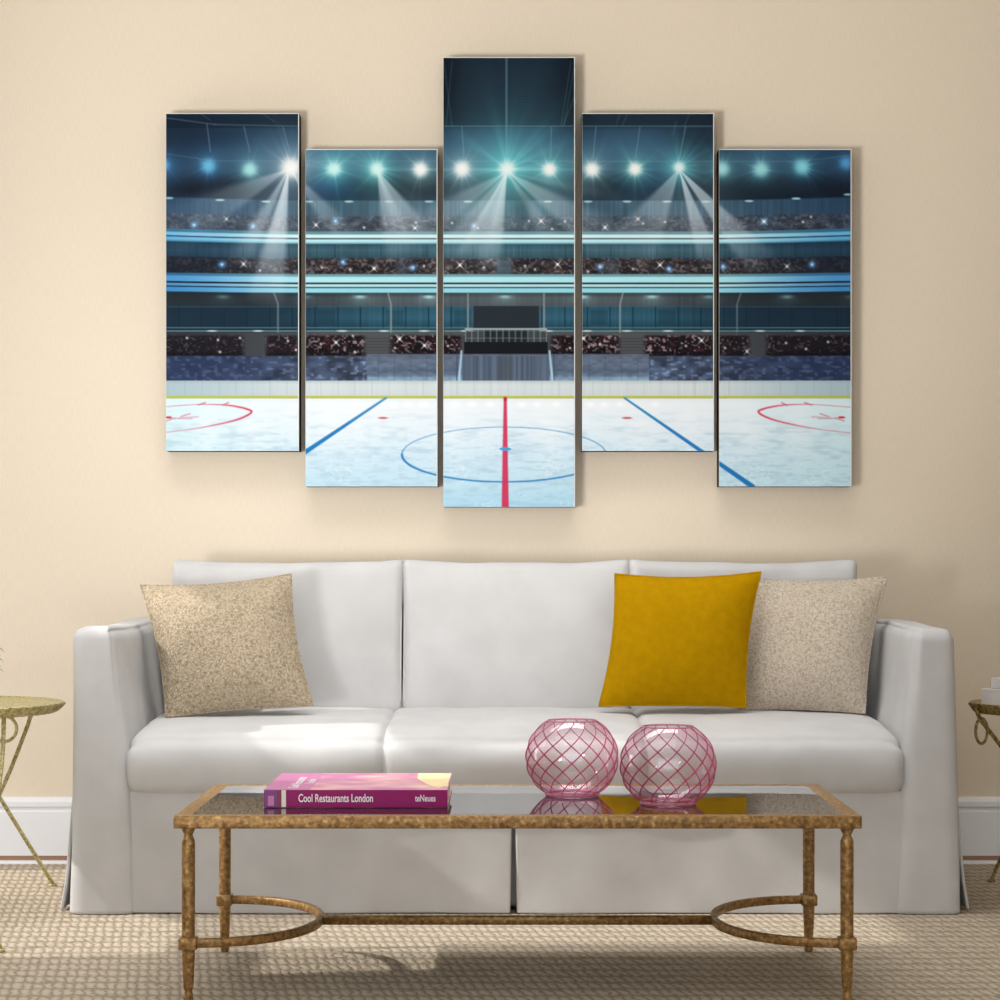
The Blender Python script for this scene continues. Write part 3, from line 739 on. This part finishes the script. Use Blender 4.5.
# ------------------------------------------------------------------ throw pillows
def pillow(label, c, thick, mat, concave=0.075, cat='cushion', group='throw cushions on the sofa', seam=None, flip=1):
    """c: four corners TL, TR, BR, BL in the room"""
    TL, TR, BR, BL = [Vector(p) for p in c]
    nrm = (TR - TL).cross(BL - TL).normalized()
    if nrm.y > 0: nrm = -nrm
    n = 44
    bm = bmesh.new()
    W_ = (TR - TL).length; H_ = (BL - TL).length
    def P(u, v):
        uu = u * (1 - concave * (1 - v * v)); vv = v * (1 - (concave if v < 0 else 0.35 * concave) * (1 - u * u))
        s, t = (uu + 1) / 2, (vv + 1) / 2
        return (TL * (1 - s) + TR * s) * (1 - t) + (BL * (1 - s) + BR * s) * t
    front, back = {}, {}
    for i in range(n + 1):
        for j in range(n + 1):
            # denser rows near the seams
            u = math.sin((i / n - 0.5) * math.pi); v = math.sin((j / n - 0.5) * math.pi)
            prof = ((1 - abs(u) ** 2.6) * (1 - abs(v) ** 2.6)) ** 0.72
            wr = 0.06 * math.sin(5 * u + 3 * v) * prof * (1 - prof) * 2
            p = P(u, v); d = thick * (prof + wr)
            if i in (0, n) or j in (0, n):
                front[i, j] = back[i, j] = bm.verts.new(p)
            else:
                front[i, j] = bm.verts.new(p + nrm * d); back[i, j] = bm.verts.new(p - nrm * d * 0.75)
    for i in range(n):
        for j in range(n):
            bm.faces.new((front[i, j], front[i + 1, j], front[i + 1, j + 1], front[i, j + 1]))
            vs = (back[i, j], back[i, j + 1], back[i + 1, j + 1], back[i + 1, j])
            if bm.faces.get(vs) is None: bm.faces.new(vs)
    ctr = (BL + BR) / 2
    t = thing('throw_pillow', label, cat, ctr, group)
    bm_obj('pillow_body', bm, mat, t)
    # sewn edge
    bm = bmesh.new()
    loop = []
    m = 24
    for q in range(4):
        for k in range(m):
            a_ = -1 + 2 * k / m
            u, v = [(a_, -1), (1, a_), (-a_, 1), (-1, -a_)][q]
            loop.append(P(u, v))
    add_tube(bm, loop, 0.0032, 6, closed=True)
    bm_obj('seam', bm, mat, t)
    return t
pillow('beige nubby cushion in the left corner of the white sofa', [at(140, 585, 6.23), at(291, 574, 6.24), at(313, 705, 6.14), at(166, 717, 6.11)], 0.075, M['boucle'])
pillow('pale beige nubby cushion standing behind the yellow cushion by the right arm', [at(742, 577, 6.36), at(887, 577, 6.30), at(865, 713, 6.20), at(738, 709, 6.28)], 0.070, M['boucle_pale'])
pillow('plain mustard yellow cushion leaning on the back of the white sofa', [at(615, 574, 6.26), at(761, 572, 6.22), at(746, 707, 6.16), at(599, 706, 6.20)], 0.060, M['yellow'])

# ------------------------------------------------------------------ coffee table
TX, TF, TB, TZ = 0.0160, 4.62, 5.28, 0.390
TW = 0.7125
table = thing('coffee_table', 'low gold leaf metal coffee table with smoked glass top before the sofa', 'coffee table', (TX, (TF + TB) / 2, 0))
bm = bmesh.new()
R_, HT = 0.034, 0.026
for (x0, x1, y0, y1) in ((TX - TW, TX + TW, TF, TF + R_), (TX - TW, TX + TW, TB - R_, TB), (TX - TW, TX - TW + R_, TF + R_, TB - R_), (TX + TW - R_, TX + TW, TF + R_, TB - R_)):
    add_box(bm, x0, x1, y0, y1, TZ - HT, TZ, 0.0022)
bm_obj('frame', bm, M['bronze'], table)
bm = bmesh.new(); add_box(bm, TX - TW + R_ - 0.002, TX + TW - R_ + 0.002, TF + R_ - 0.002, TB - R_ + 0.002, TZ - 0.012, TZ - 0.0004, 0.0)
tag(bm_obj('glass_top', bm, M['smoked'], table, smooth=False), 'dark mirror-like glass pane')
LX, LF, LB, SZ = 0.686, 4.652, 5.248, 0.122
prof = [(0.0, 0.0), (0.008, 0.0), (0.011, 0.006), (0.0085, 0.018), (0.0075, 0.022), (0.0105, 0.030), (0.0135, 0.095), (0.0140, 0.30), (0.0140, 0.330), (0.0135, 0.336), (0.0085, 0.347), (0.0135, 0.358), (0.0145, 0.3645)]
for sx in (-1, 1):
    for y in (LF, LB):
        bm = bmesh.new(); add_lathe(bm, TX + sx * LX, y, [(max(r, 0.0005), z) for r, z in prof], 20)
        leg = bm_obj('leg', bm, M['bronze'], table)
        bm = bmesh.new(); add_box(bm, TX + sx * LX - 0.0185, TX + sx * LX + 0.0185, y - 0.0185, y + 0.0185, SZ - 0.013, SZ + 0.013, 0.003)
        bm_obj('collar', bm, M['bronze'], leg)
def bar(bm, pts, w, h):
    """flat bar along a level path"""
    pts = [Vector(p) for p in pts]; rings = []
    for i, p in enumerate(pts):
        t = (pts[min(i + 1, len(pts) - 1)] - pts[max(i - 1, 0)]).normalized(); s = Vector((-t.y, t.x, 0))
        rings.append([bm.verts.new(p + s * a * w / 2 + Vector((0, 0, b * h / 2))) for a, b in ((-1, -.7), (-.7, -1), (.7, -1), (1, -.7), (1, .7), (.7, 1), (-.7, 1), (-1, .7))])
    for A, B in zip(rings[:-1], rings[1:]):
        for k in range(8): bm.faces.new((A[k], A[(k + 1) % 8], B[(k + 1) % 8], B[k]))
    bm.faces.new(rings[0]); bm.faces.new(rings[-1])
YM = (LF + LB) / 2
for sx in (-1, 1):
    bm = bmesh.new()
    pts = []
    for k in range(41):
        a = -math.pi / 2 + math.pi * k / 40
        pts.append((TX + sx * (LX - 0.250 * abs(math.cos(a)) ** 0.9), YM + (LB - LF) / 2 * math.sin(a), SZ))
    bar(bm, pts, 0.014, 0.019)
    bm_obj('curved_stretcher', bm, M['bronze'], table)
bm = bmesh.new(); bar(bm, [(TX - LX + 0.247, YM, SZ), (TX, YM, SZ), (TX + LX - 0.247, YM, SZ)], 0.016, 0.020)
bm_obj('long_stretcher', bm, M['bronze'], table)

# ------------------------------------------------------------------ book
GZ = TZ + 0.0004
BD = 4.775
bl, br = at(264, 808, BD), at(447.5, 808, BD)
BX0, BX1, BY0, BH, BDP = bl.x, br.x, BD, 0.0385, 0.37
book = thing('book', 'thick pink hardback book lying on the glass table top', 'book', ((BX0 + BX1) / 2, BY0 + BDP / 2, GZ))
M['cover'] = None
def cover_mat():
    m, nt, b = new_mat('pink_printed_cover'); L = nt.links.new
    tc = N(nt, 'ShaderNodeTexCoord'); nz = N(nt, 'ShaderNodeTexNoise'); nz.inputs['Scale'].default_value = 9; nz.inputs['Detail'].default_value = 1.5
    mp = N(nt, 'ShaderNodeMapping'); mp.inputs['Scale'].default_value = (1, 1.0, 0); mp.inputs['Location'].default_value = (3.1, 1.7, 0)
    cr = N(nt, 'ShaderNodeValToRGB'); cr.color_ramp.interpolation = 'LINEAR'
    cr.color_ramp.elements[0].position = 0.36; cr.color_ramp.elements[0].color = rgb(196, 106, 160)
    cr.color_ramp.elements[1].position = 0.66; cr.color_ramp.elements[1].color = rgb(242, 200, 176)
    e = cr.color_ramp.elements.new(0.50); e.color = rgb(222, 146, 168)
    e = cr.color_ramp.elements.new(0.58); e.color = rgb(236, 176, 178)
    L(tc.outputs['Object'], mp.inputs[0]); L(mp.outputs[0], nz.inputs['Vector']); L(nz.outputs['Fac'], cr.inputs[0]); L(cr.outputs[0], b.inputs['Base Color'])
    b.inputs['Roughness'].default_value = 0.35
    return m
M['cover'] = cover_mat()
M['magenta'] = simple('magenta_spine', rgb(150, 8, 98), 0.4, spec=0.25)
M['orchid'] = simple('orchid_cover', rgb(200, 118, 168), 0.4)
M['paper'] = simple('page_paper', rgb(232, 226, 216), 0.8)
M['white_ink'] = simple('white_ink', rgb(246, 236, 242), 0.5)
M['cream_ink'] = simple('cream_ink', rgb(246, 222, 170), 0.5)
M['purple_ink'] = simple('purple_ink', rgb(120, 44, 124), 0.4)
M['red_ink'] = simple('dark_red_ink', rgb(128, 20, 60), 0.4)
bm = bmesh.new()
add_box(bm, BX0, BX1, BY0, BY0 + BDP, GZ, GZ + 0.004, 0.0008, 0)
add_box(bm, BX0, BX1, BY0, BY0 + BDP, GZ + BH - 0.004, GZ + BH, 0.0008, 0)
tag(bm_obj('cover_boards', bm, M['cover'], book, smooth=False), 'pink printed cover with peach pattern')
bm = bmesh.new(); add_box(bm, BX0, BX1, BY0 - 0.0005, BY0 + 0.004, GZ + 0.0006, GZ + BH - 0.0006, 0.0008)
spine = tag(bm_obj('spine', bm, M['magenta'], book, smooth=False), 'magenta spine with white lettering')
bm = bmesh.new(); add_box(bm, BX0 + 0.004, BX1 - 0.004, BY0 + 0.004, BY0 + BDP - 0.004, GZ + 0.004, GZ + BH - 0.004)
tag(bm_obj('page_block', bm, M['paper'], book, smooth=False), 'cream page edges')
# orchid band and pale patches of the front cover, little picture on the spine
def slab(name, mat, x0, x1, y0, y1, z0, z1, parent):
    bm = bmesh.new(); add_box(bm, x0, x1, y0, y1, z0, z1); return bm_obj(name, bm, mat, parent, smooth=False)
zt = GZ + BH
slab('cover_band', M['orchid'], BX0 + 0.0005, BX0 + 0.098, BY0 + 0.0005, BY0 + BDP - 0.001, zt, zt + 0.0003, book)
bm = bmesh.new()
vs = [bm.verts.new((BX0 + x, BY0 + y, zt + 0.0004)) for x, y in ((0.315, 0.366), (0.390, 0.366), (0.390, 0.08), (0.370, 0.03), (0.345, 0.11), (0.318, 0.24))]
bm.faces.new(vs); bm_obj('cover_picture', bm, M['cream_ink'], book, smooth=False)
kx = BD / F
ys_ = BY0 - 0.0008
slab('spine_picture', M['purple_ink'], BX0 + 0.001, BX0 + 13 * kx, ys_, BY0, GZ + 0.001, GZ + BH - 0.001, spine)
slab('spine_picture', M['red_ink'], BX0 + 13 * kx, BX0 + 17.5 * kx, ys_, BY0, GZ + 0.001, GZ + BH - 0.001, spine)
slab('spine_picture', M['paper'], BX0 + 17.5 * kx, BX0 + 22 * kx, ys_, BY0, GZ + 0.001, GZ + BH - 0.001, spine)
slab('spine_picture', M['orchid'], BX0 + 4 * kx, BX0 + 10 * kx, ys_ - 0.0002, BY0, GZ + 0.004, GZ + BH * 0.66, spine)
def lettering(text, size, origin, xdir, ydir, mat, parent, sx=1.0, width=None, bold=0.0):
    cu = bpy.data.curves.new('lettering', 'FONT'); cu.body = text; cu.size = size; cu.extrude = 0.0001; cu.offset = bold
    tmp = bpy.data.objects.new('lettering_source', cu); COL.objects.link(tmp)
    bpy.context.view_layer.update()
    me = bpy.data.meshes.new_from_object(tmp.evaluated_get(bpy.context.evaluated_depsgraph_get()))
    bpy.data.objects.remove(tmp); bpy.data.curves.remove(cu)
    xs = [v.co.x for v in me.vertices]; x0 = min(xs); w = max(xs) - x0
    if width: sx = width / w
    X, Y = Vector(xdir), Vector(ydir); Z = X.cross(Y)
    for v in me.vertices:
        v.co = Vector(origin) + X * (v.co.x - x0) * sx + Y * v.co.y + Z * (v.co.z + 0.0001)
    return link_mesh('lettering', me, mat, parent, smooth=False)
lettering('Cool Restaurants London', 0.024, (BX0 + 34.5 * kx, BY0 - 0.0007, GZ + 0.0125), (1, 0, 0), (0, 0, 1), M['white_ink'], spine, width=74.5 * kx, bold=0.0004)
lettering('teNeues', 0.020, (BX0 + 151 * kx, BY0 - 0.0007, GZ + 0.0135), (1, 0, 0), (0, 0, 1), M['white_ink'], spine, width=20.5 * kx, bold=0.0003)
lettering('Cool Restaurants', 0.030, (BX0 + 0.068, BY0 + 0.03, zt + 0.0004), (0, 1, 0), (-1, 0, 0), M['white_ink'], book, width=0.24, bold=0.0004)
lettering('London', 0.028, (BX0 + 0.094, BY0 + 0.13, zt + 0.0004), (0, 1, 0), (-1, 0, 0), M['white_ink'], book, width=0.09, bold=0.0004)

# ------------------------------------------------------------------ glass globes
def globe(label, px, D, phase):
    k = D / F
    cx = (px - CX) * k; R = 0.1035; Ht = 0.1640
    t = thing('glass_globe_vase', label, 'vase', (cx, D, GZ), 'pair of pink swirl glass globes')
    def rad(s):                       # s 0..1 from foot to mouth
        z = -0.835 + 1.69 * s          # slice of a ball, cut flat above and below
        return R * math.sqrt(max(0.0, 1 - abs(z) ** 2.1)), Ht * s
    bm = bmesh.new(); n, m = 64, 40
    rings = []
    for i in range(m + 1):
        r, z = rad(i / m)
        rings.append([bm.verts.new((cx + r * math.cos(2 * math.pi * j / n), D + r * math.sin(2 * math.pi * j / n), GZ + 0.004 + z)) for j in range(n)])
    for A, B in zip(rings[:-1], rings[1:]):
        for j in range(n): bm.faces.new((A[j], A[(j + 1) % n], B[(j + 1) % n], B[j]))
    bm.faces.new(rings[0])
    body = bm_obj('glass_body', bm, M['pink_glass'], t)
    bm = bmesh.new()
    for q in range(15):
        pts = []
        for i in range(37):
            s = i / 36; r, z = rad(s)
            a = phase + 2 * math.pi * q / 15 + 1.75 * s
            pts.append((cx + (r + 0.0004) * math.cos(a), D + (r + 0.0004) * math.sin(a), GZ + 0.004 + z))
        add_tube(bm, pts, [0.0010 + 0.0008 * math.sin(math.pi * min(1, i / 36 * 1.15)) for i in range(37)], 6)
    tag(bm_obj('swirl_thread', bm, M['rose_rib'], t), 'deep rose spiral threads')
    for s, rr, nm in ((1.0, 0.0018, 'mouth_rim'), (0.0, 0.0038, 'foot_ring')):
        bm = bmesh.new(); r, z = rad(s)
        add_tube(bm, [(cx + r * math.cos(2 * math.pi * j / 48), D + r * math.sin(2 * math.pi * j / 48), GZ + 0.004 + z) for j in range(48)], rr, 8, closed=True)
        bm_obj(nm, bm, M['pink_solid'], t)
    return t
globe('pink swirl glass globe beside the book, set farther back on the table', 572.0, 5.03, 0.1)
globe('pink swirl glass globe nearer the table front, before the yellow cushion', 668.0, 4.85, 0.25)

# ------------------------------------------------------------------ side tables
def side_table(label, top_c, top_r, top_z, legs, rings, mat, group='gold side tables'):
    cx, cy = top_c
    t = thing('side_table', label, 'side table', (cx, cy, 0), group)
    bm = bmesh.new()
    wob = lambda a, z: 1 + (0.022 * math.cos(52 * a) if z < top_z - 0.003 else 0)
    add_lathe(bm, cx, cy, [(top_r * 0.90, top_z - 0.026), (top_r * 0.93, top_z - 0.022), (top_r * 0.97, top_z - 0.012), (top_r * 0.995, top_z - 0.004), (top_r, top_z), (top_r * 0.985, top_z + 0.002), (top_r * 0.965, top_z - 0.002), (top_r * 0.3, top_z - 0.003), (0.002, top_z - 0.003)], 220, wob=wob)
    bm_obj('table_top', bm, mat, t)
    for pts in legs:
        bm = bmesh.new(); sp = spline(pts, 36); add_tube(bm, sp, 0.0056, 8)
        f = sp[-1]
        add_lathe(bm, f.x, f.y, [(0.011, 0.0), (0.012, 0.004), (0.008, 0.008)], 12)
        bm_obj('leg', bm, mat, t)
    for c, rx, rz in rings:
        bm = bmesh.new()
        add_tube(bm, [(c[0] + rx * math.cos(2 * math.pi * k / 36), c[1] + 0.3 * rx * math.cos(2 * math.pi * k / 36), c[2] + rz * math.sin(2 * math.pi * k / 36)) for k in range(36)], 0.004, 8, closed=True)
        bm_obj('ring', bm, mat, t)
    return t
def floor_pt(px, py):
    D = H * F / (py - CY); p = at(px, py, D); p.z = 0.006; return p
tc_ = at(-48, 703, 5.78)
side_table('pale gold round side table by the left arm of the sofa', (tc_.x, 5.78), 0.285, tc_.z,
           [[at(-54, 709, 5.78), at(0, 798, 6.03), floor_pt(53, 886)],
            [at(33, 709, 5.86), at(24, 735, 5.84), at(0, 793, 5.77), at(-45, 880, 5.68), floor_pt(-72, 930)],
            [at(4, 712, 5.62), at(2, 760, 5.56), at(-6, 830, 5.45), at(-8, 900, 5.33), floor_pt(0, 952)]],
           [(at(4, 729, 5.63), 0.030, 0.032)], M['pale_gold'])
tr_ = at(1042, 703, 5.95)
side_table('gold round side table by the right sofa arm, shade put into its colour', (tr_.x, 5.95), 0.190, tr_.z,
           [[at(976, 707, 5.92), at(981, 720, 5.92), at(1000, 745, 5.95), at(1040, 800, 6.0), floor_pt(1090, 905)],
            [at(1075, 708, 6.05), at(1040, 770, 6.2), at(1000, 860, 6.38), floor_pt(991.5, 882)],
            [at(1050, 712, 5.80), at(1052, 800, 5.65), floor_pt(1056, 925)]],
           [(at(981.5, 731, 5.92), 0.0165, 0.0335)], M['shaded_gold'])
# grey box on the right side table
M['grey_box'] = noise_mat('pale_grey_lacquer', rgb(196, 190, 186), rgb(210, 205, 202), 14, rough=0.5, bump=0)
q = at(1003, 703, 5.86)
tb = thing('trinket_box', 'small pale grey lidded box standing on the right side table', 'box', (q.x, 5.90, tr_.z))
def yaw_box(name, cx, cy, z0, z1, half, ang, parent, bev=0.002):
    bm = bmesh.new(); add_box(bm, -half, half, -half, half, z0, z1, bev)
    bmesh.ops.rotate(bm, verts=bm.verts[:], cent=(0, 0, 0), matrix=Matrix.Rotation(ang, 3, 'Z'))
    bmesh.ops.translate(bm, verts=bm.verts[:], vec=(cx, cy, 0))
    return bm_obj(name, bm, M['grey_box'], parent, smooth=False)
yaw_box('box_body', q.x, 5.90, tr_.z - 0.0028, tr_.z + 0.042, 0.036, math.radians(52), tb)
yaw_box('box_lid', q.x + 0.006, 5.90, tr_.z + 0.0425, tr_.z + 0.070, 0.022, math.radians(52), tb)
# leafy sprig in a pot on the left side table; only its leaf tips reach into view
M['leaf'] = noise_mat('grey_green_leaf', rgb(122, 128, 112), rgb(176, 178, 166), 30, rough=0.7, bump=0)
M['pot'] = simple('stone_pot', rgb(186, 180, 170), 0.7)
pcx = tc_.x + 0.03
pl = thing('potted_plant', 'grey-green leafy plant above the left side table at the photo edge', 'plant', (pcx, 5.78, tc_.z))
bm = bmesh.new(); add_lathe(bm, pcx, 5.78, [(0.035, tc_.z - 0.0028), (0.045, tc_.z + 0.01), (0.050, tc_.z + 0.05), (0.044, tc_.z + 0.09), (0.047, tc_.z + 0.10)], 28)
bm_obj('pot', bm, M['pot'], pl)
bm = bmesh.new()
rl = random.Random(4)
def leaf(bm, p, d, L_, w):
    d = d.normalized(); s = d.cross(Vector((0, 0.3, 1))).normalized(); up = s.cross(d)
    rows = []
    for i in range(7):
        t = i / 6; ww = w * math.sin(math.pi * min(1, t * 0.92 + 0.06)); c = p + d * L_ * t - Vector((0, 0, 0.25 * L_ * t * t))
        rows.append([bm.verts.new(c - s * ww + up * ww * 0.35), bm.verts.new(c), bm.verts.new(c + s * ww + up * ww * 0.35)])
    for A, B in zip(rows[:-1], rows[1:]):
        for k in range(2): bm.faces.new((A[k], A[k + 1], B[k + 1], B[k]))
for k in range(34):
    a = rl.random() * 2 * math.pi; base = Vector((pcx, 5.78, tc_.z + 0.10))
    d = Vector((math.cos(a), math.sin(a), 0.9 + rl.random()))
    tip = base + d.normalized() * (0.05 + 0.06 * rl.random())
    tip.x = min(tip.x, -1.375)
    add_tube(bm, [base, (base + tip) / 2 + Vector((0, 0, 0.01)), tip], 0.0014, 5)
    leaf(bm, tip, Vector((math.cos(a), math.sin(a), 0.25)), 0.045, 0.012)
tips = [(5.2, 648), (4.6, 658), (4.4, 668), (2.5, 653), (2.0, 663)]
for x, y in tips:
    e = at(x, y, 5.72); b0 = Vector((pcx, 5.76, tc_.z + 0.11)); st = e - Vector((0.045, 0.0, -0.012))
    add_tube(bm, [b0, (b0 + st) / 2 + Vector((0, 0, 0.015)), st], 0.0014, 5)
    leaf(bm, st, e - st, 0.045, 0.010)
bm_obj('foliage', bm, M['leaf'], pl)

# ------------------------------------------------------------------ light
w = bpy.data.worlds.new('daylight'); SC.world = w; w.use_nodes = True
w.node_tree.nodes['Background'].inputs[0].default_value = (0.90, 0.95, 1.0, 1); w.node_tree.nodes['Background'].inputs[1].default_value = 1.95
def light(name, kind, loc, energy, color=(1, 1, 1), target=None, **kw):
    L_ = bpy.data.lights.new(name, kind); L_.energy = energy; L_.color = color
    for k, v in kw.items(): setattr(L_, k, v)
    o = bpy.data.objects.new(name, L_); COL.objects.link(o); o.location = loc
    if target is not None:
        o.rotation_euler = (Vector(target) - Vector(loc)).to_track_quat('-Z', 'Y').to_euler()
    return o
sd = Vector((0.186, 0.025, -0.129))
light('sun', 'SUN', (-6, 5, 5), 2.6, (1.0, 0.97, 0.91), target=Vector((-6, 5, 5)) + sd, angle=math.radians(0.6))
light('overhead_fill', 'AREA', (-0.3, 5.6, 2.84), 17, (1, 1, 1), target=(-0.3, 5.65, 0), shape='RECTANGLE', size=2.6, size_y=0.8, spread=math.radians(95))  # added lamp, lights the seat and floor from above
light('room_fill', 'AREA', (-0.3, 3.6, 2.84), 13, (1, 1, 1), target=(-0.3, 3.65, 0), shape='RECTANGLE', size=2.6, size_y=1.5)  # added broad fill lamp for the whole room
light('canvas_shadow_spot', 'SPOT', (-1.95, 1.8, 0.70), 545, (1, 0.995, 0.98), target=(-0.1, 6.8, 2.30), spot_size=math.radians(44), spot_blend=0.7, shadow_soft_size=0.50)  # added low spot, casts the shadow bands beside and above the canvases
light('window_fill', 'AREA', (-2.70, 5.9, 0.62), 13, (0.96, 0.98, 1), target=(-1.3, 6.8, 0.4), shape='RECTANGLE', size=1.0, size_y=1.2)  # added fill lamp brightening the lower left wall and baseboard

# ------------------------------------------------------------------ camera and view
cam = bpy.data.cameras.new('camera'); co = bpy.data.objects.new('camera', cam); COL.objects.link(co)
co.location = (0, 0, H); co.rotation_euler = (math.pi / 2, 0, 0)
cam.sensor_width = 36; cam.sensor_fit = 'HORIZONTAL'; cam.lens = 36 * F / 1000
cam.shift_x = -(CX - 500) / 1000; cam.shift_y = (CY - 500) / 1000
SC.camera = co
SC.view_settings.view_transform = 'Standard'; SC.view_settings.look = 'None'
SC.view_settings.gamma = 1.0; SC.view_settings.use_curve_mapping = False
SC.view_settings.exposure = 0.0
